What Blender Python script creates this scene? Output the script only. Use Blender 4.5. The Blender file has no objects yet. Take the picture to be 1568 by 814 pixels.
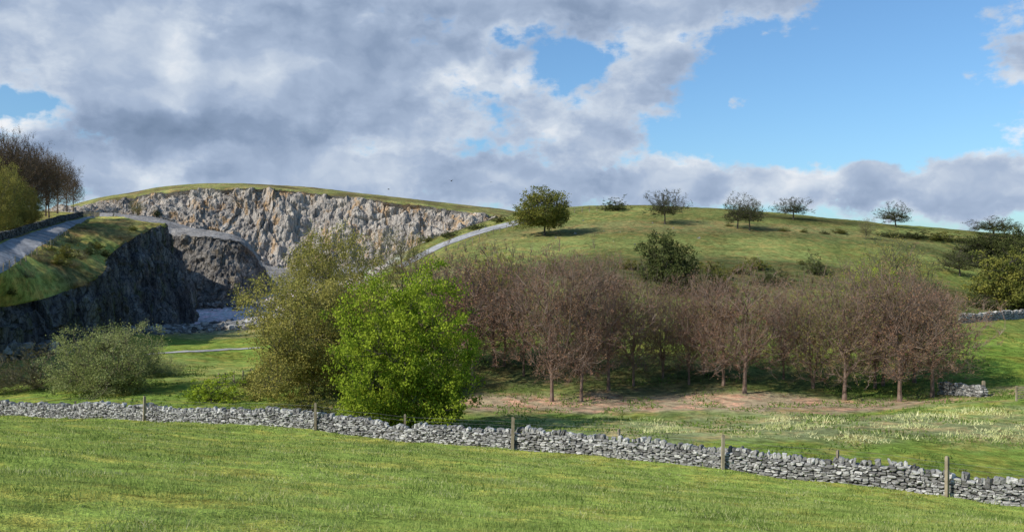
import bpy, math, random
import numpy as np
from mathutils import Vector
from mathutils.bvhtree import BVHTree
F=1358.0
rng=np.random.default_rng(7)
random.seed(7)
def P(px,py,d): return np.array([(px-784)/F*d, d, (407-py)/F*d])
def srgb(r,g,b):
    return tuple(((c/255)/12.92 if c/255<=0.04045 else ((c/255+0.055)/1.055)**2.4) for c in (r,g,b))
# ---------- numpy noise ----------
def _h(i,j,k,s=0):
    n=(i*374761393+j*668265263+k*2147483647+s*974711)&0xffffffff
    n=((n^(n>>13))*1274126177)&0xffffffff
    n=((n^(n>>16))*2246822519)&0xffffffff
    return ((n^(n>>15))&0xffff)/65535.0
def vnoise(x,y,z,s=0):
    x=np.asarray(x,float);y=np.asarray(y,float)+0*x;z=np.asarray(z,float)+0*x
    i=np.floor(x).astype(np.int64);j=np.floor(y).astype(np.int64);k=np.floor(z).astype(np.int64)
    fx=x-i;fy=y-j;fz=z-k
    fx=fx*fx*(3-2*fx);fy=fy*fy*(3-2*fy);fz=fz*fz*(3-2*fz)
    r=0
    for a in (0,1):
        for b in (0,1):
            for c in (0,1):
                r=r+_h(i+a,j+b,k+c,s)*(fx if a else 1-fx)*(fy if b else 1-fy)*(fz if c else 1-fz)
    return r
def cell(x,y,z,s=0):
    return _h(np.floor(x).astype(np.int64),np.floor(y).astype(np.int64),np.floor(z).astype(np.int64),s)-.5
def fbm(x,y,z,o=4,s=0):
    r=0;a=1;t=0
    for q in range(o):
        f=2**q
        r=r+a*vnoise(np.asarray(x)*f+q*17.3,np.asarray(y)*f+q*5.1,np.asarray(z)*f+q*9.7,s);t+=a;a*=.5
    return r/t-0.5
# ---------- mesh helpers ----------
def link(o): bpy.context.scene.collection.objects.link(o)
def mkmesh(name,V,Fs,mats,midx=None,smooth=False,col=None):
    me=bpy.data.meshes.new(name)
    V=np.asarray(V,np.float32);me.vertices.add(len(V));me.vertices.foreach_set("co",V.ravel())
    if isinstance(Fs,np.ndarray): Fs=[Fs]
    Fs=[np.asarray(f,np.int32) for f in Fs if len(f)]
    nl=sum(f.size for f in Fs);nf=sum(len(f) for f in Fs)
    me.loops.add(nl);me.polygons.add(nf)
    me.loops.foreach_set("vertex_index",np.concatenate([f.ravel() for f in Fs]))
    tot=np.concatenate([np.full(len(f),f.shape[1]) for f in Fs])
    st=np.concatenate([[0],np.cumsum(tot)[:-1]])
    me.polygons.foreach_set("loop_start",st.astype(np.int32))
    try: me.polygons.foreach_set("loop_total",tot.astype(np.int32))
    except Exception: pass
    for m in mats: me.materials.append(m)
    if midx is not None: me.polygons.foreach_set("material_index",np.asarray(midx,np.int32))
    me.polygons.foreach_set("use_smooth",np.full(nf,smooth,bool) if isinstance(smooth,bool) else np.asarray(smooth,bool))
    if col is not None:
        ca=me.color_attributes.new("Col",'FLOAT_COLOR','POINT')
        ca.data.foreach_set("color",np.hstack([col,np.ones((len(col),1))]).astype(np.float32).ravel())
    me.update(calc_edges=True); me.validate()
    return me
def mkobj(name,me,loc=(0,0,0),rot=0,sc=(1,1,1)):
    o=bpy.data.objects.new(name,me);link(o);o.location=loc;o.rotation_euler=(0,0,rot);o.scale=sc;return o
# ---------- material helpers ----------
class NT:
    def __init__(s,nt): s.nt=nt;s.nt.nodes.clear()
    def n(s,t,**k):
        nd=s.nt.nodes.new(t)
        for a,b in k.items():
            if a=='inp':
                for i,v in b.items():
                    if isinstance(v,bpy.types.NodeSocket): s.nt.links.new(v,nd.inputs[i])
                    else: nd.inputs[i].default_value=v
            else: setattr(nd,a,b)
        return nd
    def m(s,op,a,b=0.0,c=0.0,clamp=False):
        nd=s.n('ShaderNodeMath',operation=op,use_clamp=clamp,inp={0:a,1:b,2:c});return nd.outputs[0]
    def vm(s,op,a,b=(0,0,0)):
        nd=s.n('ShaderNodeVectorMath',operation=op,inp={0:a,1:b});return nd
    def noise(s,v,sc,det=5,rough=.55,dist=0.0):
        nd=s.n('ShaderNodeTexNoise',inp={'Vector':v,'Scale':sc,'Detail':det,'Roughness':rough,'Distortion':dist});return nd.outputs[0]
    def mix(s,f,a,b,bt='MIX'):
        nd=s.n('ShaderNodeMix',data_type='RGBA',blend_type=bt,inp={0:f,6:a,7:b});return nd.outputs[2]
    def ramp(s,f,stops):
        nd=s.n('ShaderNodeValToRGB',inp={0:f});cr=nd.color_ramp
        while len(cr.elements)<len(stops): cr.elements.new(.5)
        for e,(p,c) in zip(cr.elements,stops):
            e.position=p;e.color=(*c,1) if len(c)==3 else c
        return nd.outputs[0]
    def mr(s,v,a,b,c=0.,d=1.,t='SMOOTHSTEP'):
        nd=s.n('ShaderNodeMapRange',interpolation_type=t,inp={0:v,1:a,2:b,3:c,4:d});return nd.outputs[0]
def newmat(name):
    m=bpy.data.materials.new(name);m.use_nodes=True;return m,NT(m.node_tree)
def outp(t,sh): o=t.n('ShaderNodeOutputMaterial');t.nt.links.new(sh,o.inputs[0])
def diff(t,c,b=None):
    i={0:c}
    if b is not None: i['Normal']=b
    outp(t,t.n('ShaderNodeBsdfDiffuse',inp=i).outputs[0])
def c4(c): return (c[0],c[1],c[2],1)

def ground_mat():
    m,t=newmat('grassland')
    co=t.n('ShaderNodeTexCoord').outputs['Object']
    col=t.n('ShaderNodeAttribute',attribute_name='Col').outputs['Color']
    n1=t.noise(co,.09,4,.6);n2=t.noise(co,.9,5,.75);n3=t.noise(co,9,3,.7)
    v=t.m('ADD',t.m('MULTIPLY',t.mr(n1,.3,.7),.4),t.m('MULTIPLY',t.mr(n2,.33,.67),.85))
    v=t.m('ADD',v,t.m('MULTIPLY',t.mr(n3,.3,.7),.5))
    v=t.m('ADD',v,.15)
    vc=t.n('ShaderNodeCombineColor',inp={0:v,1:v,2:v}).outputs[0]
    c=t.mix(1.0,col,vc,'MULTIPLY')
    yel=t.mix(1.0,c,(1.6,1.15,1.2,1),'MULTIPLY')
    c=t.mix(t.mr(t.noise(co,.3,5,.75),.46,.62),c,yel)
    b=t.n('ShaderNodeBump',inp={'Strength':.8,'Distance':.2,'Height':t.m('ADD',n2,t.m('MULTIPLY',n3,.5))})
    diff(t,c,b.outputs[0]);return m
def rock_mat(name,stops,stain=None,sc=.12,bump=1.0,streak=.22,stainamt=.6,crack=.4):
    m,t=newmat(name)
    co=t.n('ShaderNodeTexCoord').outputs['Object']
    st=t.n('ShaderNodeMapping',inp={'Vector':co,'Scale':(1,1,streak)}).outputs[0]
    n1=t.noise(st,sc,7,.72,.3);n2=t.noise(co,sc*.35,4,.6);n3=t.noise(co,sc*6,5,.75)
    f=t.m('ADD',t.m('MULTIPLY',n1,.6),t.m('ADD',t.m('MULTIPLY',n2,.2),t.m('MULTIPLY',n3,.2)))
    f=t.mr(f,.3,.7,0,1,'LINEAR')
    c=t.ramp(f,stops)
    if stain:
        s=t.mr(t.noise(t.n('ShaderNodeMapping',inp={'Vector':co,'Scale':(1,1,.1),'Location':(31,7,0)}).outputs[0],sc*1.1,6,.72),.52,.62)
        c=t.mix(t.m('MULTIPLY',s,stainamt),c,c4(stain))
    vo=t.n('ShaderNodeTexVoronoi',feature='DISTANCE_TO_EDGE',inp={'Vector':t.vm('ADD',st,t.n('ShaderNodeTexNoise',inp={'Vector':co,'Scale':sc*3,'Detail':3}).outputs[1]).outputs[0],'Scale':sc*3}).outputs[0]
    cr=t.mr(vo,0,.12,crack,1)
    cc=t.n('ShaderNodeCombineColor',inp={0:cr,1:cr,2:cr}).outputs[0]
    c=t.mix(.7,c,cc,'MULTIPLY')
    h=t.m('ADD',n1,t.m('MULTIPLY',n3,.4))
    b=t.n('ShaderNodeBump',inp={'Strength':1.0,'Distance':bump*2.5,'Height':h})
    diff(t,c,b.outputs[0]);return m
def bark_mat(name,a,b):
    m,t=newmat(name)
    g=t.n('ShaderNodeTexCoord').outputs['Object']
    diff(t,t.mix(t.mr(t.noise(g,1.4,3),.35,.65),c4(a),c4(b)));return m
def leaf_mat(name,a,b,c3,tr=.3,sc=.5):
    m,t=newmat(name)
    g=t.n('ShaderNodeTexCoord').outputs['Object']
    r=t.n('ShaderNodeNewGeometry').outputs['Random Per Island']
    oi=t.n('ShaderNodeObjectInfo').outputs['Random']
    c=t.mix(r,c4(a),c4(b))
    c=t.mix(t.mr(t.noise(g,sc,2),.4,.65),c,c4(c3))
    v=t.m('ADD',.75,t.m('MULTIPLY',oi,.5));vc=t.n('ShaderNodeCombineColor',inp={0:v,1:v,2:v}).outputs[0]
    c=t.mix(1.0,c,vc,'MULTIPLY')
    d=t.n('ShaderNodeBsdfDiffuse',inp={0:c});tl=t.n('ShaderNodeBsdfTranslucent',inp={0:c})
    x=t.n('ShaderNodeMixShader',inp={0:tr,1:d.outputs[0],2:tl.outputs[0]});outp(t,x.outputs[0]);return m
M_ground=ground_mat()
M_buff=rock_mat('quarry_rock',[(.05,(.09,.082,.08)),(.26,(.25,.225,.205)),(.48,(.40,.355,.31)),(.7,(.53,.475,.41)),(.92,(.68,.63,.56))],stain=(.52,.31,.13),sc=.13,bump=1.0,streak=.09,stainamt=.65,crack=.45)
M_spoil=rock_mat('spoil',[(.2,(.19,.175,.16)),(.5,(.32,.30,.28)),(.8,(.45,.43,.4))],sc=.12,bump=.5,streak=.8)
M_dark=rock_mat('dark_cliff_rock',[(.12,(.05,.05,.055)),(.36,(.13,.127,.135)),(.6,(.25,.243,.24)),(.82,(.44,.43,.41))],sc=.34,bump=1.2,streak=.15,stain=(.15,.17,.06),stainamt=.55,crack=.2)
M_mid=rock_mat('bench_rock',[(.15,(.08,.075,.072)),(.4,(.19,.175,.16)),(.6,(.31,.285,.255)),(.82,(.45,.41,.36))],stain=(.35,.26,.15),sc=.2,bump=1.0,streak=1.2,stainamt=.45,crack=.3)
M_road=rock_mat('road_surface',[(.3,(.19,.19,.195)),(.5,(.28,.28,.285)),(.7,(.38,.38,.38))],sc=.4,bump=.02,streak=1,crack=.9)
M_pale=rock_mat('pale_gravel',[(.3,(.28,.275,.26)),(.5,(.38,.37,.36)),(.7,(.48,.47,.45))],sc=.2,bump=.05,streak=1,crack=.9)
def stone_mat(name,k=1.0):
    m,t=newmat(name)
    g=t.n('ShaderNodeTexCoord').outputs['Object'];r=t.n('ShaderNodeNewGeometry').outputs['Random Per Island']
    c=t.ramp(r,[(0,(.11*k,.105*k,.10*k)),(.35,(.24*k,.23*k,.22*k)),(.75,(.38*k,.37*k,.35*k)),(1,(.54*k,.52*k,.49*k))])
    c=t.mix(t.m('MULTIPLY',t.mr(t.noise(g,6,4,.7),.5,.7),.6),c,c4((.12*k,.125*k,.09*k)))
    b=t.n('ShaderNodeBump',inp={'Strength':.7,'Distance':.04,'Height':t.noise(g,14,3)})
    diff(t,c,b.outputs[0]);return m
M_stone=stone_mat('limestone');M_rubble=stone_mat('rubble_limestone',.75)
M_wood=bark_mat('weathered_wood',(.20,.16,.11),(.33,.28,.2))
M_wire=bark_mat('galvanised_wire',(.12,.12,.12),(.2,.2,.2))
# ---------- terrain ----------
def plane(x,y): return -1.7-0.0733*x-0.186*y
cps=[]
for x,y in [(0,0),(-15,0),(15,0),(-20,25),(0,25),(15,25),(-30,45),(-10,42),(40,0),(-45,15),(0,-25),(-50,-20),(50,-20),(35,22)]:
    cps.append((x,y,plane(x,y)))
wallpx=[(-700,612),(-350,622),(0,634),(221,643),(483,660),(785,687),(1107,716),(1450,757),(1568,771),(1850,812),(2100,855)]
def walld(px): return 1/(1/83+(1/44-1/83)*px/1568)
for px,py in wallpx:
    if px>-600: cps.append(P(px,py,walld(px)))
for c in [(-300,595,112),(-300,545,150),(0,590,105),(100,560,122),(250,600,95),(300,540,140),(200,510,175),(400,505,185),(784,640,80),(784,600,99),(600,600,98),
 (1100,650,75),(1100,600,98),(1100,566,108),(1400,692,57),(1400,608,96),(1500,700,58),(1500,640,75),(1540,600,90),(1540,550,110),(1540,500,135),(1500,470,152),(1500,440,178),(1540,400,215),
 (870,322,262),(940,319,262),(1020,319,262),(1100,322,262),(1200,329,262),(1300,338,262),(1400,348,262),(1500,356,262),(1568,362,262),(1700,375,262),(1900,390,262),
 (900,400,172),(900,360,215),(1200,400,175),(1200,360,215),(1400,440,158),(1400,390,205),(700,392,200),(740,362,240),(830,345,240),(900,450,142),(1200,455,142),(900,530,117),(1200,530,117),
 (1900,700,60),(1900,560,110),(1900,440,200),
 (350,458,285),(350,488,212),(300,466,320),(450,470,262),(450,465,350),(560,445,230),(600,480,160),(560,540,130),(450,545,140),(620,412,212),(700,440,152),(700,530,117),
 (645,372,282),(700,353,285),(760,336,285),(800,326,285),(700,440,345),(800,392,350),(1000,370,360),(1300,385,360),(1600,407,360),(1900,410,360)]:
    cps.append(P(*c))
for x,y,z in [(-600,700,-25),(-200,700,-25),(200,700,-25),(600,700,-25),(-250,500,-30),(-100,520,-30),(-20,480,-25),(-250,300,-18),(-250,180,-18),(-150,160,-16),(300,450,-15),(400,250,0),(-150,250,-18),(-120,60,-14)]: cps.append((x,y,z))
cps=np.array(cps,float)
S=100.0
def _phi(r2): return np.where(r2>0,r2*np.log(np.maximum(r2,1e-12)),0)
X=cps[:,:2]/S;n=len(X)
K=_phi(((X[:,None]-X[None])**2).sum(-1))+np.eye(n)*2e-4
A=np.zeros((n+3,n+3));A[:n,:n]=K;A[:n,n]=1;A[:n,n+1:]=X;A[n,:n]=1;A[n+1:,:n]=X.T
W=np.linalg.solve(A,np.concatenate([cps[:,2],[0,0,0]]))
def hgt(x,y):
    x=np.asarray(x,float).ravel();y=np.asarray(y,float).ravel();r=np.zeros(len(x))
    for i in range(0,len(x),20000):
        q=np.stack([x[i:i+20000],y[i:i+20000]],1)/S
        k=_phi(((q[:,None]-X[None])**2).sum(-1))
        r[i:i+20000]=k@W[:n]+W[n]+q@W[n+1:]
    rad=np.hypot(x,y-150)
    b=np.clip((rad-480)/250,0,1);b=b*b*(3-2*b)
    r=r*(1-b)-22*b
    r+=fbm(x*.12,y*.12,0,4,3)*.5*np.clip(np.hypot(x,y)/25,0.15,1.8)+fbm(x*1.1,y*1.1,0,3,5)*.16
    return r
ncol,nrow=560,560
tt=np.linspace(0,1,nrow)
rows=-30+33*((np.exp(tt*4.9)-1)/(math.e-1))
us=np.linspace(-1.25,1.25,ncol)
YY=np.repeat(rows[:,None],ncol,1);XX=us[None]*(YY+75)
Z=hgt(XX,YY)
V=np.stack([XX.ravel(),YY.ravel(),Z],1)
def gridfaces(r,c):
    i=np.arange((r-1)*(c-1));a=(i//(c-1))*c+i%(c-1)
    return np.stack([a,a+1,a+1+c,a+c],1)
x=V[:,0];y=V[:,1]
def ell(cx,cy,rx,ry,soft=.35,ns=.12,na=.9):
    d=np.sqrt(((x-cx)/rx)**2+((y-cy)/ry)**2)+fbm(x*ns,y*ns,0,4,11)*na
    return np.clip((1+soft/2-d)/soft,0,1)[:,None]
col=np.tile(np.array([[.255,.335,.068]]),(len(V),1))
pxv=784+F*x/np.maximum(y,5)
wd=1/np.maximum(1/83+(1/44-1/83)*pxv/1568,1e-3)
beyond=np.clip((y-wd)/2,0,1)[:,None]
nz=(fbm(x*.05,y*.05,0,4,21)[:,None]+.5)
meadow=np.array([[.165,.235,.045]])*(.8+.4*nz)
col=col*(1-beyond)+meadow*beyond
hill=np.clip((y-118)/40,0,1)[:,None]*(pxv>560)[:,None]
col=col*(1-hill)+hill*(np.array([[.15,.175,.055]])*(.4+1.2*nz))
def paint(mask,c,a=1):
    global col
    col=col*(1-mask*a)+mask*a*np.array([c])
paint(ell(60,75,8,40,.6),(.16,.26,.04),.8)
paint(ell(95,165,40,40,.6,.05),(.18,.23,.055),.6)
paint(ell(40,225,60,10,.7,.08),(.20,.185,.085),.5)
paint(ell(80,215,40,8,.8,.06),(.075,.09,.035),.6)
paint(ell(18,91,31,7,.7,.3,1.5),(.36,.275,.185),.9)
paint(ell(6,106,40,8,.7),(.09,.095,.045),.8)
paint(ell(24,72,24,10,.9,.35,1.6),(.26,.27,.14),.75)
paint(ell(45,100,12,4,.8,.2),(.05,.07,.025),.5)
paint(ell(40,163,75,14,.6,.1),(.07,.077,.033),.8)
paint(ell(-75,255,38,62,.25,.06),(.50,.49,.48),1)
paint(ell(-55,180,45,12,.5,.1),(.22,.22,.1),.7)
paint(ell(-12,283,30,10,.4,.08),(.085,.075,.06),.9)
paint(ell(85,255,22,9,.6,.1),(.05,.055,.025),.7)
paint(ell(-58,120,30,14,.8,.2),(.24,.27,.09),.6)
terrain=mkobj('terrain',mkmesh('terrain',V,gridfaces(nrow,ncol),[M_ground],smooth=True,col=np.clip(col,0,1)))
bvV=[V];bvF=[gridfaces(nrow,ncol)]
# ---------- lofts ----------
def loft(name,rails,segs,mats,M,amp,seed,gcol=(.09,.13,.03),wob=.05,blk=1.0,vst=.3,gcol2=(.13,.11,.055),edge=.6):
    R=len(rails);n=len(rails[0]);Rw=np.array(rails,float)
    u=np.linspace(0,n-1,M);i=np.clip(u.astype(int),0,n-2);f=u-i
    def cr(r):
        e=np.vstack([2*r[0]-r[1],r,2*r[-1]-r[-2]])
        p0,p1,p2,p3=e[i],e[i+1],e[i+2],e[i+3];t=f[:,None]
        return .5*((2*p1)+(-p0+p2)*t+(2*p0-5*p1+4*p2-p3)*t**2+(-p0+3*p1-3*p2+p3)*t**3)
    L=[cr(r) for r in Rw]
    out=[];w=[];mi=[]
    for k in range(R-1):
        s=segs[k]
        for q in range(s):
            t=q/s
            out.append(L[k]*(1-t)+L[k+1]*t)
            a0=amp[k]; am=a0 if 0<q else (a0+(amp[k-1] if k else a0))/2*edge
            w.append(np.full(M,am));mi.append(mats[k])
    out.append(L[-1]);w.append(np.full(M,amp[-1]))
    G=np.array(out);w=np.array(w)
    du=np.gradient(G,axis=1);dv=np.gradient(G,axis=0);N=np.cross(du,dv);N/=np.linalg.norm(N,axis=2,keepdims=True)+1e-9
    g=G.reshape(-1,3);sc=wob
    wx=fbm(g[:,0]*sc*2,g[:,1]*sc*2,g[:,2]*sc*1,3,seed+8)*1.2
    gx,gy,gz=g[:,0]*sc,g[:,1]*sc,g[:,2]*sc
    d=fbm(gx,gy,gz*vst,3,seed)*.9+.6*np.abs(fbm(gx*2.5+wx,gy*2.5,gz*vst*1.2,4,seed+1))*2-.25
    isrock=(w.reshape(-1)>1.9)
    d=d+isrock*(.22*fbm(gx*10,gy*10,gz*4,3,seed+6)+blk*(.30*cell(gx*3+wx,gy*3,gz*vst*1.5+wx*.5,seed+2)+.2*cell(gx*9+wx,gy*9,gz*2+wx,seed+3)))
    d=d.reshape(w.shape)*w
    G=G+N*d[...,None]
    Vv=G.reshape(-1,3)
    fc=gridfaces(*G.shape[:2])
    mi=np.repeat(np.array(mi),M-1)
    ml=[M_ground,M_buff,M_spoil,M_dark,M_mid,M_road,M_pale]
    nn=fbm(Vv[:,0]*.06,Vv[:,1]*.06,0,4,seed+5)[:,None]
    m2=np.clip(fbm(Vv[:,0]*.13,Vv[:,1]*.13,0,4,seed+7)*5+.35,0,1)[:,None]
    cc=(np.array([gcol])*(1-m2*.75)+np.array([gcol2])*m2*.75)*(1+nn*1.4)
    o=mkobj(name,mkmesh(name,Vv,fc,ml,mi,smooth=~np.isin(mi,[1,3,4]),col=np.clip(cc,0,1)))
    bvV.append(Vv);bvF.append(fc);return o
def rail(pxs,pys,ds):
    if not hasattr(ds,'__len__'): ds=[ds]*len(pxs)
    return [P(a,b,c) for a,b,c in zip(pxs,pys,ds)]
def drop(r,dz=None,z=None,dy=0):
    o=[]
    for p in r:
        q=p.copy();q[1]+=dy
        if z is not None:q[2]=z
        else:q[2]+=dz
        o.append(q)
    return o
pa=[60,150,200,250,300,340,380,420,480,560,640,700,770,840]
crest=rail(pa,[326,303,294,285,281,280,281,283,287,296,305,312,320,332],560)
top=rail(pa,[328,308,300,292,288,288,287,289,295,303,311,321,331,343],[512,510,508,505,505,503,500,503,508,505,500,500,500,500])
base=rail(pa,[334,325,327,334,350,370,392,406,410,406,392,385,380,380],[480,480,482,480,476,473,471,472,474,472,468,465,465,465])
apr=rail(pa,[350,345,347,354,376,398,430,442,442,436,430,425,420,420],385)
loft('quarry_hill',[drop(apr,z=-30),apr,base,top,crest,drop(crest,dz=-14,dy=120),drop(crest,z=-40,dy=330)],[4,20,90,12,6,4],[2,2,1,0,0,0],760,[1.5,1.5,12,1.2,1,1,1],31,gcol=(.18,.20,.07),wob=.045,blk=.55,vst=.16)
pb=[262,272,300,340,372,392,408,428]
bb=rail(pb,[468,460,458,456,456,455,456,455],[275,272,270,270,272,278,288,303])
bt=rail(pb,[364,362,361,364,371,390,418,443],[292,286,284,284,288,294,304,316])
bk=rail(pb,[350,349,350,355,364,386,416,439],335)
loft('quarry_bench',[drop(bb,z=-28),bb,bt,bk],[3,60,14],[4,4,2],260,[2,5,1.5,1],41,wob=.08,blk=1.,vst=.8)
ct=[(-250,490,112),(-100,480,122),(20,468,132),(100,446,143),(155,420,152),(163,398,172),(190,372,190),(238,347,208),(258,345,220),(246,343,240),(205,338,260)]
cb=[(-250,560,110),(-100,530,118),(20,508,128),(100,522,138),(165,512,150),(192,498,168),(235,498,184),(280,495,198),(302,491,212),(285,482,240),(245,472,268)]
rn=[(-250,500,90),(-100,455,108),(0,418,125),(30,398,138),(60,378,152),(85,363,168),(105,350,185),(120,342,205),(134,335,225),(145,332,250),(150,329,275)]
rf=[(-300,425,98),(-140,400,115),(-20,380,135),(15,366,150),(45,357,163),(72,348,178),(95,341,193),(115,336,210),(132,332,228),(140,329,255),(140,327,285)]
ou=[(-800,400,120),(-650,385,135),(-500,370,155),(-380,360,170),(-300,350,185),(-230,340,200),(-180,335,215),(-130,330,235),(-80,328,260),(-20,324,290),(60,322,310)]
T=lambda r:[P(*p) for p in r]
ct,cb,rn,rf,ou=map(T,(ct,cb,rn,rf,ou))
mid=[a*.55+b*.45+np.array([0,0,.6]) for a,b in zip(ct,rn)]
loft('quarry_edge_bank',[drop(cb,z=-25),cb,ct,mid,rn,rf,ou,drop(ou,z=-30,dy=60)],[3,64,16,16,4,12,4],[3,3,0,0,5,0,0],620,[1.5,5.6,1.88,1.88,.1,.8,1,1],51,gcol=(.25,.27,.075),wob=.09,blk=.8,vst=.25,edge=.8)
off=0;aV=[];aF=[]
for v,f in zip(bvV,bvF): aV.append(v);aF.append(f+off);off+=len(v)
aV=np.vstack(aV);aF=np.vstack(aF)
bv=BVHTree.FromPolygons(aV.tolist(),aF.tolist())
def hit(px,py):
    d=Vector(((px-784)/F,1,(407-py)/F)).normalized()
    for _ in range(8):
        r=bv.ray_cast(Vector((0,0,0)),d)
        if r[0] is not None: return r[0]
        d=Vector((d.x,d.y,d.z-.003)).normalized()
    return None
def dropz(x,y,z0=200):
    r=bv.ray_cast(Vector((x,y,z0)),Vector((0,0,-1)))
    return r[0].z if r[0] is not None else -15
# ---------- trees ----------
def tubes(Pt,R,sides):
    N,n,_=Pt.shape
    T=np.gradient(Pt,axis=1);T/=np.linalg.norm(T,axis=2,keepdims=True)+1e-9
    ref=np.tile(np.array([.31,.95,.05]),(N,n,1));a=np.cross(T,ref);a/=np.linalg.norm(a,axis=2,keepdims=True)+1e-9
    b=np.cross(T,a)
    an=np.arange(sides)*2*math.pi/sides
    V=Pt[:,:,None]+R[:,:,None,None]*(np.cos(an)[None,None,:,None]*a[:,:,None]+np.sin(an)[None,None,:,None]*b[:,:,None])
    base=(np.arange(N)*n*sides)[:,None,None]+(np.arange(n-1)*sides)[None,:,None]
    k=np.arange(sides)[None,None];k2=(k+1)%sides
    Fq=np.stack([base+k,base+k2,base+k2+sides,base+k+sides],-1).reshape(-1,4)
    return V.reshape(-1,3),Fq
def leafquads(C,s,r):
    N=len(C)
    a=r.normal(size=(N,3));a/=np.linalg.norm(a,axis=1,keepdims=True)
    b=r.normal(size=(N,3));b-=a*(a*b).sum(1,keepdims=True);b/=np.linalg.norm(b,axis=1,keepdims=True)
    ss=s*(.6+.8*r.random((N,1)))
    V=np.stack([C-a*ss*.5,C+b*ss*.33-a*ss*.05,C+a*ss*.5,C-b*ss*.33-a*ss*.05],1).reshape(-1,3)
    return V,np.arange(N*4).reshape(-1,4)
def make_tree(name,seed,H=14,cbf=.2,rx=.42,counts=(16,90,700,4500),radii=(.24,.09,.045,.022,.012),bark=None,leaf=None,nleaf=0,ls=.2,
              lead=.75,up=.9,lean=0.,zc=.45,lump=.35,jit=.35,stems=1,shell=.35,clus=0):
    r=np.random.default_rng(seed)
    Vs=[];Fs=[];o=0
    def add(v,f):
        nonlocal o
        Vs.append(v);Fs.append(f+o);o+=len(v)
    c0=cbf*H
    def env(N,r0,r1):
        d=r.normal(size=(N,3));d/=np.linalg.norm(d,axis=1,keepdims=True)
        rad=(r0**3+(r1**3-r0**3)*r.random(N))**(1/3)
        k=1+lump*(2.4*fbm(d[:,0]*1.5+seed,d[:,1]*1.5,d[:,2]*1.5,2,seed)+1.6*fbm(d[:,0]*4+seed,d[:,1]*4,d[:,2]*4,2,seed+9))-.05
        q=d*(rad*k)[:,None]
        z=q[:,2];cz=c0+(H-c0)*zc
        zz=np.where(z>0,cz+z*(H-cz),cz+z*(cz-c0))
        xx=q[:,0]*rx*H;yy=q[:,1]*rx*H
        xx=xx+lean*(zz-c0)
        return np.stack([xx,yy,zz],1)
    t=np.linspace(0,1,10);tp=[]
    for s in range(stems):
        ang=s*2*math.pi/stems+r.random()
        sp=(0 if stems==1 else .25*rx*H)
        px=np.cumsum(r.normal(size=10)*.012*H)*t+sp*t*math.cos(ang)+lean*t*H*lead*.6;py=np.cumsum(r.normal(size=10)*.012*H)*t+sp*t*math.sin(ang)
        tp.append(np.stack([px,py,t*H*lead-.3*(t==0)],1))
    tp=np.array(tp);R=np.tile(radii[0]*(1-np.linspace(0,1,10)*.8),(stems,1))/math.sqrt(stems);R[:,0]*=1.4
    add(*tubes(tp,R,7))
    par=tp.reshape(-1,3);pt=np.gradient(tp,axis=1).reshape(-1,3)
    ok=par[:,2]>c0*.7;par=par[ok];pt=pt[ok]
    C0=np.array([0,0,c0*.6]);last=None
    for L,cn in enumerate(counts):
        rr=[(.5,.8),(.45,.95),(shell,1.0),(shell,1.06)][L]
        E=env(cn,*rr)
        S_=np.zeros_like(E);T_=np.zeros_like(E)
        for i in range(0,cn,600):
            e=E[i:i+600];D=e[:,None]-par[None];dist=np.linalg.norm(D,axis=2)+1e-6
            g=e-C0;g/=np.linalg.norm(g,axis=1,keepdims=True)
            g=g+np.array([0,0,up*.7]);g/=np.linalg.norm(g,axis=1,keepdims=True)
            dt=(D*g[:,None]).sum(2)/dist
            cost=dist*(1.9-dt*1.2)
            if L==0: cost=np.abs(D[:,:,2]-np.linalg.norm(D[:,:,:2],axis=2)*up*.9)+dist*.15
            j=np.argmin(cost,1)
            S_[i:i+600]=par[j];tt_=pt[j];T_[i:i+600]=tt_/(np.linalg.norm(tt_,axis=1,keepdims=True)+1e-9)
        dist=np.linalg.norm(E-S_,axis=1,keepdims=True)
        mx=[1e9,1e9,.22*H,.13*H][L]
        E=S_+(E-S_)*np.minimum(1,mx/dist);dist=np.minimum(dist,mx)
        npt=[7,5,4,3][L]
        Cc=S_+T_*dist*.35+(E-S_)*.2+np.array([0,0,-.02])*dist
        t=np.linspace(0,1,npt)[None,:,None]
        B=(1-t)**2*S_[:,None]+2*t*(1-t)*Cc[:,None]+t**2*E[:,None]
        B[:,1:-1]+=r.normal(size=B[:,1:-1].shape)*dist[:,:,None]*.035
        Rr=radii[L+1]*(.7+.6*r.random((cn,1)))*(1-np.linspace(0,1,npt)[None]*.65)
        add(*tubes(B,Rr,[5,4,3,3][L]))
        par=B[:,1:].reshape(-1,3);pt=np.gradient(B,axis=1)[:,1:].reshape(-1,3);last=B
    nb=sum(len(f) for f in Fs)
    nl=0
    if nleaf:
        pool=len(last) if not clus else clus
        idx=r.integers(0,pool,nleaf);t=r.random((nleaf,1))*.9+.1
        if clus: t=.55+.45*t
        a=last[idx];c=a[:,0]*(1-t)+a[:,-1]*t+r.normal(size=(nleaf,3))*jit*np.array([1,1,.7])
        v,f=leafquads(c,ls,r);add(v,f);nl=len(f)
    return mkmesh(name,np.vstack(Vs),np.vstack(Fs),[bark,leaf] if leaf else [bark],[0]*nb+[1]*nl)
B_red=bark_mat('twig_bark',(.155,.105,.08),(.235,.175,.14))
B_dark=bark_mat('dark_bark',(.05,.042,.035),(.10,.09,.07))
B_brown=bark_mat('brown_bark',(.10,.07,.05),(.16,.12,.09))
B_grey=bark_mat('grey_bark',(.11,.10,.065),(.18,.16,.105))
L_bud=leaf_mat('beech_buds',(.28,.145,.095),(.36,.205,.125),(.25,.165,.085),.3)
L_budg=leaf_mat('budding_leaves',(.28,.25,.065),(.32,.21,.11),(.23,.23,.06),.3)
L_brown=leaf_mat('brown_buds',(.16,.10,.06),(.22,.14,.08),(.15,.12,.05),.3)
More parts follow.
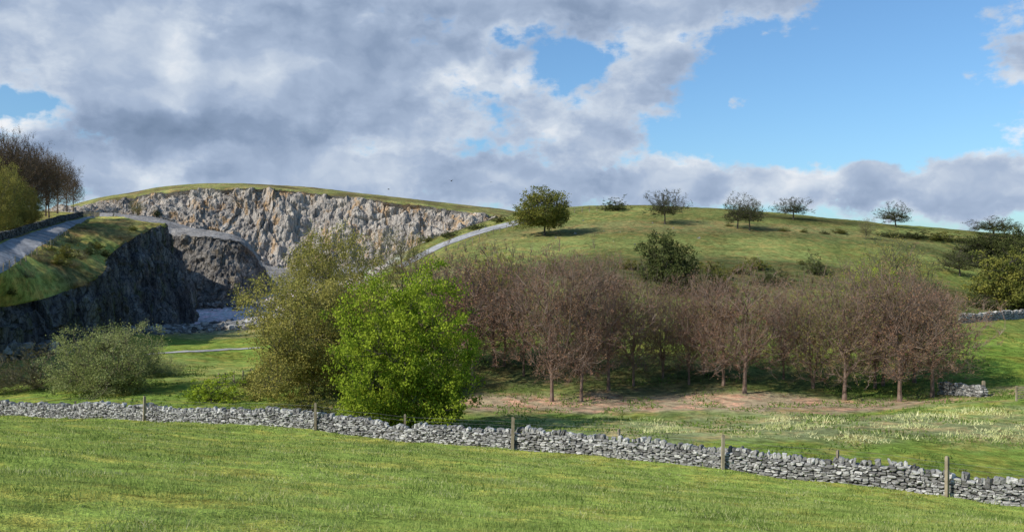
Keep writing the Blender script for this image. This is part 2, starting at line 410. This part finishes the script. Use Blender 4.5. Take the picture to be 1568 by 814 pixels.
L_olive=leaf_mat('olive_leaves',(.26,.235,.06),(.34,.30,.085),(.19,.18,.045),.3)
L_green=leaf_mat('fresh_green_leaves',(.30,.38,.035),(.42,.50,.055),(.22,.31,.03),.35)
L_oak=leaf_mat('gold_green_leaves',(.16,.165,.035),(.22,.2,.045),(.10,.115,.03),.3)
L_dark=leaf_mat('dark_leaves',(.055,.075,.025),(.10,.105,.035),(.06,.07,.025),.2)
L_sal=leaf_mat('willow_leaves',(.31,.35,.12),(.38,.40,.18),(.25,.28,.09),.35)
L_yg=leaf_mat('yellow_green_leaves',(.36,.42,.05),(.42,.46,.07),(.3,.34,.05),.35)
bargs=dict(nleaf=11000,ls=.13,counts=(16,100,800,5200),up=1.15,jit=.13,lump=.65,shell=.2,radii=(.23,.09,.045,.024,.0145))
beech=[make_tree('beech_mesh%d'%i,100+i,H=14,cbf=[.18,.24,.21,.17,.22][i],rx=[.43,.38,.45,.40,.46][i],bark=B_red,leaf=L_bud if i!=2 else L_budg,stems=[1,1,1,2,1][i],zc=[.45,.52,.48,.42,.5][i],**bargs) for i in range(5)]
wood=[make_tree('wood_mesh%d'%i,150+i,H=14,cbf=.2,rx=.36,bark=B_brown,leaf=L_brown,stems=1,zc=.55,**bargs) for i in range(2)]
olive=[make_tree('olive_mesh%d'%i,200+i,H=14,cbf=.02,rx=.5,bark=B_grey,leaf=L_olive,nleaf=60000,ls=.2,counts=(20,120,800,3200),up=.7,jit=.34,lump=.5,zc=.4,shell=.45,stems=2) for i in range(2)]
syc=make_tree('sycamore_mesh',303,H=12,cbf=.01,rx=.46,bark=B_dark,leaf=L_green,nleaf=60000,ls=.23,counts=(18,110,700,1800),up=.5,jit=.31,lump=.65,zc=.34,shell=.55,clus=1400)
haw=[make_tree('hawthorn_mesh%d'%i,400+i,H=8,cbf=.26,rx=.56,bark=B_dark,leaf=L_dark,nleaf=6000,ls=.18,counts=(12,70,450,2200),up=.4,lean=.12*(i%2)+.05,jit=.14,lump=.8,zc=.35,radii=(.2,.09,.045,.025,.016)) for i in range(3)]
oak=make_tree('oak_mesh',500,H=11,cbf=.16,rx=.58,bark=B_dark,leaf=L_oak,nleaf=22000,ls=.3,counts=(14,90,600,2000),up=.4,jit=.3,lump=.5,zc=.4,shell=.5,clus=1300)
dk=[make_tree('dark_tree_mesh%d'%i,600+i,H=9,cbf=.04,rx=.55,bark=B_dark,leaf=[L_dark,L_oak][i],nleaf=17000,ls=.28,counts=(14,80,500,1800),up=.4,jit=.28,lump=.8,zc=.4,shell=.5,clus=900) for i in range(2)]
bare=[make_tree('bare_tree_mesh%d'%i,700+i,H=10,cbf=.12,rx=.55,bark=B_grey,leaf=L_olive,nleaf=7000,ls=.15,counts=(16,100,600,3400),up=.8,jit=.15,lump=.7) for i in range(2)]
sal=make_tree('sallow_mesh',801,H=7,cbf=.0,rx=.75,bark=B_grey,leaf=L_sal,nleaf=38000,ls=.14,counts=(24,130,700,3000),up=1.,jit=.22,lump=.6,zc=.35,stems=4,shell=.35)
brn=make_tree('thorn_shrub_mesh',802,H=6,cbf=.0,rx=.8,bark=B_grey,leaf=L_budg,nleaf=5000,ls=.1,counts=(24,130,700,3000),up=1.1,jit=.15,lump=.7,zc=.35,stems=4)
bush=[make_tree('bush_mesh%d'%i,900+i,H=4,cbf=.0,rx=.75,bark=B_dark,leaf=[L_dark,L_oak,L_green][i],nleaf=6000,ls=.2,counts=(14,60,250,900),up=.5,jit=.15,lump=1.2,zc=.3,stems=3,shell=.5,radii=(.1,.05,.03,.02,.012),clus=350) for i in range(3)]
ygt=make_tree('leafing_tree_mesh',950,H=14,cbf=.3,rx=.38,bark=B_red,leaf=L_yg,nleaf=13000,ls=.18,counts=(14,90,600,2200),up=1.,jit=.18,lump=.9,zc=.6,shell=.3,clus=1100)
meshW={}
def tree(name,me,px,base,top,w,d=None,rot=None):
    if d is None:
        p=hit(px,base)
        if p is None: return
        x_,y_,z_=p
    else:
        x_=(px-784)/F*d;y_=d;z_=dropz(x_,y_)
    hh=(407-top)/F*y_-z_
    if me.name not in meshW:
        a=np.zeros(len(me.vertices)*3,np.float32);me.vertices.foreach_get('co',a);a=a.reshape(-1,3)
        meshW[me.name]=(np.percentile(a[:,2],98.8),np.percentile(a[:,0],99)-np.percentile(a[:,0],1))
    H_,W_=meshW[me.name]
    s=hh/H_;sw=(w/F*y_)/W_ if w else s
    o=mkobj(name,me,(x_,y_,z_-.1),(rng.random()*6.28 if rot is None else rot),(sw,sw,s));return o
for i,(px,b,t,w) in enumerate([(672,575,398,130),(725,592,386,145),(757,560,396,115),(802,575,382,125),(845,614,386,172),(890,614,396,135),(932,598,408,125),(970,590,422,110),(1015,578,430,108),(1055,588,446,105),(1108,590,428,135),(1140,602,416,148),(1293,612,420,182),(1245,594,432,135),(1340,594,424,130),(1378,614,408,172),(1428,608,436,145),(1078,572,432,110),(905,572,404,115),(1200,580,440,95),(700,560,396,110),(1400,585,428,120)]):
    tree('beech_tree',beech[i%5],px,b,t,w)
tree('olive_green_tree',olive[0],500,560,362,148,d=132)
tree('olive_green_tree',olive[1],478,632,432,185,d=92)
tree('olive_green_tree',olive[0],550,610,440,125,d=95)
tree('sycamore_tree',syc,622,660,428,195,d=72,rot=1.)
tree('leafing_tree',ygt,772,560,390,95)
tree('leafing_tree',ygt,1352,590,410,110)
tree('ash_tree',bare[0],615,450,355,100,d=165)
tree('oak_tree',oak,834,361,293,84,rot=.5)
tree('hawthorn_tree',haw[0],1018,343,292,62,rot=0)
tree('hawthorn_tree',haw[1],1129,350,298,48,rot=.3)
tree('hawthorn_tree',haw[2],1148,353,304,44,rot=.1)
tree('hawthorn_tree',haw[0],1215,336,303,56,rot=3.)
tree('hawthorn_tree',haw[1],1372,343,311,50,rot=3.1)
tree('hawthorn_tree',haw[2],1522,362,333,72,rot=.2)
tree('hawthorn_tree',haw[0],1516,408,358,90,rot=2.)
tree('hawthorn_tree',haw[1],1470,422,380,62)
tree('dark_green_tree',dk[1],1546,475,386,105)
tree('dark_green_tree',dk[0],1500,408,362,70)
tree('dark_green_tree',dk[0],1028,452,362,92)
tree('dark_green_tree',dk[0],1562,425,352,85)
tree('bare_tree',bare[1],1370,470,366,130)
tree('bare_tree',bare[0],1326,366,335,26)
tree('bare_tree',bare[0],210,330,308,24)
tree('round_bush',bush[0],942,322,303,42)
for px,b,t,w in [(1200,354,348,18),(1230,356,350,16),(1262,358,352,16),(1287,357,350,32),(1360,362,353,50),(1400,365,352,60),(1440,369,355,60),(1475,371,361,50),(1115,346,342,16),(965,412,397,45),(1000,425,398,60),(1085,425,400,60),(1130,418,404,45),(1160,412,394,50),(1182,436,410,60),(1250,420,388,36),(1228,405,398,18),(1100,445,418,80),(930,440,410,70),(1420,455,432,60),(850,418,398,50),(740,430,398,60),(655,370,361,36),(690,362,351,36),(730,350,340,34),(765,340,330,36),(240,330,318,12),(1500,470,450,50),(1525,472,446,50),(1560,474,440,50)]:
    tree('gorse_bush',bush[(int(px)//7)%2],px,b,t,w)
tree('willow_shrub',sal,172,620,502,165,d=96)
tree('willow_shrub',sal,230,600,545,80,d=112)
tree('thorn_shrub',brn,55,620,530,130,d=100)
tree('thorn_shrub',brn,-20,620,545,110,d=97)
tree('green_bush',bush[2],325,625,574,95,d=90)
tree('green_bush',bush[1],395,625,560,90,d=97)
tree('green_bush',bush[1],470,650,604,100,d=80)
for px,b,t,w,k in [(-70,345,190,110,0),(-25,345,200,90,1),(5,342,208,80,0),(30,338,214,70,1),(48,334,222,65,1),(70,331,232,55,0),(88,327,242,46,0),(102,324,252,38,1),(112,322,266,28,1),(20,345,225,80,0),(48,338,240,60,1),(75,333,246,50,0)]:
    tree('woodland_tree',wood[k],px,b,t,w)
for px,b,t,w in [(-10,362,255,80),(18,355,268,55),(45,346,290,35)]:
    tree('woodland_green_tree',olive[0],px,b,t,w)
for k_,(px,b,t,w) in enumerate([(60,400,388,34),(100,395,374,40),(125,398,380,28),(150,380,370,26),(110,372,360,26),(78,385,375,26),(130,350,344,22),(90,405,390,36),(112,408,396,30),(135,390,378,28),(70,392,382,26),(160,392,382,20),(185,365,357,22),(205,352,345,18),(40,425,412,26),(15,450,440,22),(122,438,428,24)]):
    tree('scrub_bush',[brn,bush[1]][k_%2],px,b,t,w)
# ---------- stones ----------
g3=[(a,b,c) for a in (-1,0,1) for b in (-1,0,1) for c in (-1,0,1) if max(abs(a),abs(b),abs(c))==1]
tv=np.array(g3,float);ix={p:i for i,p in enumerate(g3)}
tf=[]
for ax in range(3):
    o1,o2=[q for q in range(3) if q!=ax]
    for s in (-1,1):
        for a in (-1,0):
            for b in (-1,0):
                q=[]
                for da,db in ((0,0),(1,0),(1,1),(0,1)):
                    p=[0,0,0];p[ax]=s;p[o1]=a+da;p[o2]=b+db;q.append(ix[tuple(p)])
                flip=(s==1)!=(ax==1)
                tf.append(q if flip else q[::-1])
tf=np.array(tf)
nn_=np.linalg.norm(tv,axis=1);tv=tv*np.where(nn_>1.6,.80,np.where(nn_>1.2,.93,1.0))[:,None]
def stones(C,D,yaw,roll,r,jit=.13):
    N=len(C);v=tv[None]+r.normal(size=(N,26,3))*jit
    v=v*D[:,None]*.5
    c,s=np.cos(roll),np.sin(roll)
    x_=v[...,0]*c[:,None]-v[...,2]*s[:,None];z_=v[...,0]*s[:,None]+v[...,2]*c[:,None]
    c,s=np.cos(yaw),np.sin(yaw)
    X_=x_*c[:,None]-v[...,1]*s[:,None];Y_=x_*s[:,None]+v[...,1]*c[:,None]
    V=np.stack([X_,Y_,z_],-1)+C[:,None]
    Fq=(tf[None]+(np.arange(N)*26)[:,None,None]).reshape(-1,4)
    return V.reshape(-1,3),Fq
def drywall(name,pts,h=1.3,seed=1,sl=(.16,.46),ch=.13):
    r=np.random.default_rng(seed);pts=np.array(pts)[:,:2]
    seg=np.linalg.norm(np.diff(pts,axis=0),axis=1);cum=np.concatenate([[0],np.cumsum(seg)]);L=cum[-1]
    def at(s):
        return np.interp(s,cum,pts[:,0]),np.interp(s,cum,pts[:,1])
    def wb(s): return .13*math.sin(s*.9)+.1*math.sin(s*.31+2)+.08*math.sin(s*2.3)
    C=[];D=[];Yw=[];Ro=[]
    nc=int((h-.24)/ch)
    for side in (-1,1):
        for j in range(nc):
            s=r.random()*.2
            while s<L:
                l=r.uniform(*sl);x_,y_=at(s+l/2);x2,y2=at(min(s+l/2+.3,L));x1,y1=at(s+l/2-.3)
                yw=math.atan2(y2-y1,x2-x1)
                off=side*(.24-.09*j/nc)+r.normal()*.03
                C.append((x_-math.sin(yw)*off,y_+math.cos(yw)*off,(j+.5)*ch*(1+wb(s)*.6)+r.normal()*.025-.03));D.append((l*.97,r.uniform(.26,.4),ch*r.uniform(.6,1.3)));Yw.append(yw+r.normal()*.14);Ro.append(r.normal()*.13)
                s+=l
    s=0
    while s<L:
        l=r.uniform(.1,.32)
        if r.random()<.93:
            x_,y_=at(s);x2,y2=at(min(s+.3,L));x1,y1=at(max(s-.3,0));yw=math.atan2(y2-y1,x2-x1)
            hh=r.uniform(.16,.38);C.append((x_,y_,nc*ch*(1+wb(s)*.6)+hh*.36));D.append((l,r.uniform(.35,.5),hh));Yw.append(yw+r.normal()*.2);Ro.append(r.normal()*.3)
        s+=l*.98
    C=np.array(C);C[:,2]+=hgt(C[:,0],C[:,1])
    v,f=stones(C,np.array(D),np.array(Yw),np.array(Ro),r)
    return mkobj(name,mkmesh(name,v,f,[M_stone]))
wp=[P(px,py,walld(px)) for px,py in wallpx if px>=-350]
drywall('dry_stone_wall',wp,1.3,5)
def hp(l): return [tuple(hit(*q)) for q in l]
drywall('dry_stone_wall',hp([(1440,602),(1470,604),(1506,607)]),1.25,6)
drywall('dry_stone_wall',hp([(1470,494),(1510,490),(1545,488),(1600,482),(1700,478)]),1.3,7)
ro=[]
for k in range(0,9): ro.append(rf[k]+np.array([-1.5,1.0,0]))
def wall_on(name,pts,h,w,mat,seed):
    r=np.random.default_rng(seed);C=[];D=[];Yw=[]
    pts=np.array(pts)
    for a,b in zip(pts[:-1],pts[1:]):
        L=np.linalg.norm(b-a);nst=int(L/.45)
        yw=math.atan2(b[1]-a[1],b[0]-a[0])
        for i in range(nst):
            q=a+(b-a)*(i+.5)/nst;z=dropz(q[0],q[1])
            for j in range(int(h/.28)):
                C.append((q[0]+r.normal()*.04,q[1]+r.normal()*.04,z+.1+j*.28));D.append((r.uniform(.4,.6),w,r.uniform(.26,.36)));Yw.append(yw+r.normal()*.1)
    v,f=stones(np.array(C),np.array(D),np.array(Yw),np.zeros(len(C)),r);return mkobj(name,mkmesh(name,v,f,[mat]))
wall_on('roadside_stone_wall',ro,1.6,.5,stone_mat('mossy_stone',.35),3)
def rubble(name,n,fn,s0,s1,seed):
    r=np.random.default_rng(seed);C=[];D=[]
    for i in range(n):
        px,py=fn(r);p=hit(px,py)
        if p is None: continue
        s=s0+(s1-s0)*r.random()**3
        C.append((p.x,p.y,p.z+s*.15));D.append(s*np.array([r.uniform(.8,1.4),r.uniform(.7,1.2),r.uniform(.5,.9)]))
    N=len(C);v,f=stones(np.array(C),np.array(D),r.random(N)*6.28,r.normal(size=N)*.3,r,.17)
    return mkobj(name,mkmesh(name,v,f,[M_rubble]))
rubble('boulder_rubble',1200,lambda r:((lambda a:(a,508-(a-190)*.055+r.normal()*2.8))(r.uniform(185,430))),.3,1.5,11)
rubble('boulder_rubble',300,lambda r:((lambda a:(a,540-(a)*.06+r.normal()*4))(r.uniform(-20,150))),.3,1.5,12)
rubble('scree_rubble',350,lambda r:((lambda a:(a,463+abs(r.normal())*4))(r.uniform(305,420))),.25,1.4,13)
rubble('scattered_stones',28,lambda r:(r.uniform(690,1100),r.uniform(335,375)),.2,.6,14)
# ---------- roads ----------
def ribbon(name,pts,w,mat,lift=.12,n=80):
    pts=np.array([tuple(p) for p in pts]);u=np.linspace(0,len(pts)-1,n)
    c=np.stack([np.interp(u,range(len(pts)),pts[:,k]) for k in range(2)],1)
    t=np.gradient(c,axis=0);t/=np.linalg.norm(t,axis=1,keepdims=True);nrm=np.stack([-t[:,1],t[:,0]],1)
    V=[];m_=7
    for i in range(n):
        for k in range(m_):
            q=c[i]+nrm[i]*w*(k/(m_-1)-.5)
            V.append((q[0],q[1],dropz(q[0],q[1])+lift))
    return mkobj(name,mkmesh(name,np.array(V),gridfaces(n,m_),[mat],smooth=True))
ribbon('quarry_road',hp([(610,410),(650,388),(690,370),(730,357),(770,346),(798,339)]),9.5,M_road)
ribbon('farm_path',hp([(180,546),(240,541),(300,538),(345,535),(400,532)]),1.6,M_pale,.08)
# ---------- fences ----------
def box(C,D,yaw=0,tilt=0):
    C=np.array(C,float);D=np.array(D,float)/2
    v=np.array([(a,b,c) for a in(-1,1) for b in(-1,1) for c in(-1,1)],float)*D
    f=np.array([(0,1,3,2),(4,6,7,5),(0,4,5,1),(2,3,7,6),(0,2,6,4),(1,5,7,3)])
    c,s=math.cos(tilt),math.sin(tilt);v=np.stack([v[:,0]*c-v[:,2]*s,v[:,1],v[:,0]*s+v[:,2]*c],1)
    c,s=math.cos(yaw),math.sin(yaw);v=np.stack([v[:,0]*c-v[:,1]*s,v[:,0]*s+v[:,1]*c,v[:,2]],1)
    return v+C,f
def joinparts(parts):
    V=[];Fq=[];o=0
    for v,f in parts: V.append(v);Fq.append(f+o);o+=len(v)
    return np.vstack(V),np.vstack(Fq)
def post(h,w,x_,y_,z_,yaw=0,tilt=0):
    a=box((0,0,h/2-.2),(w,w,h+.4),0,tilt);b=box((0,0,h+.02),(w*.7,w*.7,.05),0,tilt)
    v,f=joinparts([a,b]);c,s=math.cos(yaw),math.sin(yaw)
    v=np.stack([v[:,0]*c-v[:,1]*s+x_,v[:,0]*s+v[:,1]*c+y_,v[:,2]+z_],1);return v,f
for px,hgt_,w in [(115,1.35,.14),(221,2.0,.18),(355,1.35,.12),(483,1.95,.17),(620,1.75,.14),(785,2.05,.18),(948,1.65,.13),(1107,1.95,.16),(1283,1.6,.13),(1450,2.0,.16),(1660,1.9,.16)]:
    d=walld(px)-(.62 if w>.15 else -.6);x_=(px-784)/F*d
    v,f=post(hgt_,w,x_,d,float(hgt([x_],[d])[0]),random.random(),random.uniform(-.03,.03));mkobj('fence_post',mkmesh('fence_post',v,f,[M_wood]))
wl=[]
for zz in (1.5,1.75):
    q=[]
    for px in np.linspace(-100,1800,60):
        d=walld(px)+.5;x_=(px-784)/F*d;q.append((x_,d,float(hgt([x_],[d])[0])+zz-.1))
    wl.append(q)
v,f=tubes(np.array(wl),np.full((2,60),.006),4);mkobj('fence_wire',mkmesh('fence_wire',v,f,[M_wire]))
def railfence(name,pts,sp,h,w,rails_=2,mat=None):
    pts=np.array([tuple(p)[:2] for p in pts]);seg=np.linalg.norm(np.diff(pts,axis=0),axis=1);cum=np.concatenate([[0],np.cumsum(seg)])
    ss=np.arange(0,cum[-1],sp);parts=[];tops=[]
    for s in ss:
        x_=np.interp(s,cum,pts[:,0]);y_=np.interp(s,cum,pts[:,1]);z_=dropz(x_,y_)
        parts.append(post(h*random.uniform(.93,1.07),w,x_,y_,z_,random.random(),random.uniform(-.03,.03)));tops.append((x_,y_,z_))
    tops=np.array(tops)
    for k in range(rails_):
        q=tops+np.array([0,-w*.6,h*(.9-.35*k)]);parts.append(tubes(q[None],np.full((1,len(q)),w*.22),4))
    v,f=joinparts(parts);return mkobj(name,mkmesh(name,v,f,[mat or M_wood]))
railfence('roadside_fence',hp([(702,381),(735,366),(765,355),(800,343)]),2.6,1.3,.14)
railfence('ridge_fence',hp([(868,327),(890,325),(915,323),(930,323)]),2.2,1.5,.14)
railfence('plateau_fence',hp([(128,333),(150,331),(175,328)]),2.6,1.4,.14)
railfence('road_edge_fence',hp([(5,425),(40,400),(75,376),(105,357)]),3.5,1.2,.12)
railfence('paddock_fence',hp([(335,590),(350,586),(372,584)]),1.6,1.3,.15,3)
railfence('paddock_fence',hp([(372,584),(395,578),(430,572)]),2.4,1.3,.13,2)
def gate(name,px,py,wd_,yaw):
    p=hit(px,py);parts=[]
    for s in (-1,1): parts.append(box((s*wd_/2,0,.6),(.14,.14,1.5)))
    for k in range(5): parts.append(box((0,.0,.2+k*.24),(wd_-.16,.04,.09)))
    parts.append(box((0,-.037,.66),(math.hypot(wd_-.3,1.),.03,.08),0,math.atan2(.95,wd_-.3)))
    v,f=joinparts(parts);return mkobj(name,mkmesh(name,v,f,[M_wood]),tuple(p),yaw)
gate('field_gate',1581,612,3.2,.1)
gp=hit(1506,606);v,f=post(1.5,.25,0,0,0);mkobj('gate_post',mkmesh('gate_post',v,f,[M_wood]),tuple(gp))
def bird(px,py,d,s,yaw):
    body,fb=tubes(np.array([[(-.22,0,0),(-.12,0,.01),(0,0,.02),(.12,0,.01),(.2,0,.03),(.26,0,.02)]])*s,np.array([[.01,.04,.06,.05,.035,.008]])*s,6)
    wv=[];wf=[]
    for sd in (-1,1):
        wv+=[(.08,0,.03),(-.08,0,.03),(-.1,sd*.25,.13),(.07,sd*.25,.14),(-.14,sd*.52,.07)];b0=0 if sd<0 else 5
        wf+=[(b0,b0+1,b0+2,b0+3),(b0+3,b0+2,b0+4,b0+4)]
    wv=np.array(wv)*s
    f4=np.array([w for w in wf if w[2]!=w[3]]);f3=np.array([w[:3] for w in wf if w[2]==w[3]])
    n0=len(body);me=mkmesh('bird',np.vstack([body,wv]),[np.vstack([fb,f4+n0]),f3+n0],[B_dark])
    mkobj('bird',me,tuple(P(px,py,d)),yaw)
bird(691,277,110,1.0,1.2);bird(595,290,180,1.0,.4);bird(752,279,220,1.0,2.)
# ---------- grass ----------
def grass(name,n,ymin,ymax,pw,hmin,hmax,mat,region,lw=.012,seed=1,clump=None,xf=.68,thr=.53):
    r=np.random.default_rng(seed)
    u=r.random(n);k=2-pw
    yy=(ymin**k+(ymax**k-ymin**k)*u)**(1/k) if abs(k)>1e-6 else ymin*(ymax/ymin)**u
    xx=(r.random(n)*2-1)*xf*yy
    m=region(xx,yy)
    if clump: 
        m&=(fbm(xx*clump,yy*clump,0,3,seed)+.5+r.normal(size=n)*.05)>thr
    xx=xx[m];yy=yy[m];n=len(xx)
    z=hgt(xx,yy)
    cl=fbm(xx*.8,yy*.8,0,3,seed+3)+.5
    h=(hmin+(hmax-hmin)*r.random(n)**2)*(.4+1.2*cl)
    a=r.random(n)*6.28;w=lw*(.7+.6*r.random(n))*np.clip(yy/14,1,6)
    dx=np.cos(a)*w;dy=np.sin(a)*w;lx=r.normal(size=n)*h*.5;ly=r.normal(size=n)*h*.5
    b1=np.stack([xx-dx,yy-dy,z-.01],1);b2=np.stack([xx+dx,yy+dy,z-.01],1);tp=np.stack([xx+lx,yy+ly,z+h],1)
    V=np.stack([b1,b2,tp],1).reshape(-1,3)
    return mkobj(name,mkmesh(name,V,np.arange(n*3).reshape(-1,3),[mat]))
def wline(x_,y_):
    px=784+F*x_/y_;return 1/np.maximum(1/83+(1/44-1/83)*px/1568,1e-3)
G1=leaf_mat('pasture_grass_blades',(.31,.40,.085),(.45,.51,.16),(.37,.42,.13),.3,.35)
G2=leaf_mat('dry_grass_blades',(.62,.59,.34),(.54,.53,.25),(.46,.48,.2),.3,.35)
G3=leaf_mat('dark_tussock_blades',(.14,.21,.045),(.21,.28,.07),(.15,.22,.045),.3,.35)
inF=lambda x_,y_:y_<wline(x_,y_)-.5
grass('pasture_grass',400000,8,84,1.0,.02,.10,G1,inF,.006,1)
grass('grass_tussock',120000,8,84,.8,.06,.2,G3,inF,.007,2,clump=.8,thr=.57)
grass('dry_grass_tuft',100000,8,84,.8,.04,.14,G2,inF,.005,3,clump=.6,thr=.56)
outF=lambda x_,y_:(y_>wline(x_,y_)+.6)
grass('meadow_grass',90000,44,125,0.2,.08,.3,G3,outF,.014,4,clump=.3)
dr=lambda x_,y_:outF(x_,y_)&((((x_-22)/26)**2+((y_-71)/11)**2+3*fbm(x_*.12,y_*.12,0,3,77))<.9)
grass('meadow_dry_grass',90000,50,90,0.2,.1,.4,G2,dr,.008,5,clump=.4,thr=.56)
grass('wall_foot_grass',40000,40,90,0.2,.1,.3,G1,lambda x_,y_:(y_>wline(x_,y_)-1.1)&(y_<wline(x_,y_)-.3),.006,6)
# ---------- sun & sky ----------
el=math.radians(36);sd=Vector((-.87,-.49,0)).normalized();Sv=Vector((sd.x*math.cos(el),sd.y*math.cos(el),math.sin(el)))
sl=bpy.data.lights.new('sun','SUN');sl.energy=5.0;sl.angle=math.radians(.5);sl.color=(1,.94,.84)
so=bpy.data.objects.new('sun',sl);link(so);so.rotation_euler=Sv.to_track_quat('Z','Y').to_euler()
w=bpy.data.worlds.new('World');bpy.context.scene.world=w;w.use_nodes=True
try:
    w.cycles.sampling_method='MANUAL';w.cycles.sample_map_resolution=256
except Exception as ex: print(ex)
t=NT(w.node_tree)
sky=t.n('ShaderNodeTexSky',sky_type='NISHITA');sky.sun_disc=False;sky.sun_elevation=el;sky.sun_rotation=math.atan2(sd.x,sd.y)%(2*math.pi);sky.ozone_density=1.6
skyc=t.mix(1.0,sky.outputs[0],(.92,1.28,1.55,1),'MULTIPLY')
b1=t.n('ShaderNodeBackground',inp={0:skyc,1:.1})
g=t.n('ShaderNodeTexCoord').outputs['Generated'];sp=t.n('ShaderNodeSeparateXYZ',inp={0:g})
az=t.m('ARCTAN2',sp.outputs[0],sp.outputs[1])
hyp=t.m('SQRT',t.m('ADD',t.m('MULTIPLY',sp.outputs[0],sp.outputs[0]),t.m('MULTIPLY',sp.outputs[1],sp.outputs[1])))
e=t.m('DIVIDE',sp.outputs[2],t.m('MAXIMUM',hyp,.02))
AE=t.n('ShaderNodeCombineXYZ',inp={0:az,1:e,2:0.}).outputs[0]
wn=t.n('ShaderNodeTexNoise',inp={'Vector':AE,'Scale':14.,'Detail':4.,'Roughness':.6}).outputs['Color']
warp=t.vm('MULTIPLY',t.vm('SUBTRACT',wn,(.5,.5,.5)).outputs[0],(.06,.05,0)).outputs[0]
AEw=t.vm('ADD',AE,warp).outputs[0]
def blob(px,py,rx,ry,wt):
    a=math.atan((px-784)/F);ee=(407-py)/F*math.cos(a)
    d=t.vm('MULTIPLY',t.vm('SUBTRACT',AEw,(a,ee,0)).outputs[0],(F/rx,F/ry,0)).outputs[0]
    q=t.n('ShaderNodeVectorMath',operation='DOT_PRODUCT',inp={0:d,1:d}).outputs['Value']
    return t.m('MULTIPLY',t.m('POWER',math.e,t.m('MULTIPLY',q,-1.)),wt)
def total(l,base):
    s=base
    for b in l: s=t.m('ADD',s,blob(*b))
    return s
cov=total([(330,90,540,210,1.0),(1040,105,75,65,.75),(980,-12,330,42,.8),(900,195,80,50,.55),(1090,285,400,36,.7),(1490,285,170,42,.7),(1545,95,80,75,.95),(1290,160,210,80,-.85),(15,155,50,18,-.9),(880,92,50,22,-.6),(1128,160,24,28,.75),(600,280,700,50,.35)],-.14)
def stretch(v): return t.vm('MULTIPLY',v,(1,1.5,1)).outputs[0]
n_edge=t.noise(stretch(AE),11,8,.62)
den=t.m('ADD',cov,t.m('MULTIPLY',t.m('SUBTRACT',n_edge,.5),2.4))
mask=t.mr(den,.1,.42)
sA=stretch(AEw)
A=t.noise(sA,6.,6,.5)
B=t.noise(stretch(t.vm('ADD',AEw,(-.018,.024,0)).outputs[0]),6.,6,.5)
lit=t.m('MULTIPLY',t.m('SUBTRACT',A,B),2.0)
edge=t.mr(den,.15,.75,.22,0.)
sh=total([(50,40,260,50,.08),(265,70,35,60,.3),(560,10,420,26,-.15),(330,200,260,26,-.2),(220,150,90,16,.2),(560,120,260,30,.08),(850,200,30,36,.35),(1530,200,100,18,.4),(1215,278,40,22,.4),(35,188,50,22,.55),(970,130,36,30,.1),(1500,110,50,60,.05),(1350,280,250,30,.1)],.50)
br=t.m('ADD',t.m('ADD',sh,edge),lit)
br=t.m('ADD',br,t.m('MULTIPLY',t.m('SUBTRACT',A,.5),-.5))
cc=t.ramp(br,[(0,srgb(116,136,164)),(.3,srgb(141,160,188)),(.55,srgb(168,185,210)),(.8,srgb(206,217,231)),(1,srgb(240,243,247))])
b2=t.n('ShaderNodeBackground',inp={0:cc,1:1.0})
mx=t.n('ShaderNodeMixShader',inp={0:mask,1:b1.outputs[0],2:b2.outputs[0]})
wo=t.n('ShaderNodeOutputWorld');t.nt.links.new(mx.outputs[0],wo.inputs[0])
# ---------- camera ----------
cam=bpy.data.cameras.new('camera');cam.sensor_width=36;cam.lens=36*F/1568;cam.clip_end=12000;cam.clip_start=.1
co=bpy.data.objects.new('camera',cam);link(co);co.rotation_euler=(math.radians(90),0,0);bpy.context.scene.camera=co
sc=bpy.context.scene;sc.view_settings.view_transform='Standard';sc.view_settings.look='None';sc.view_settings.exposure=0
print('objs',len(bpy.data.objects))
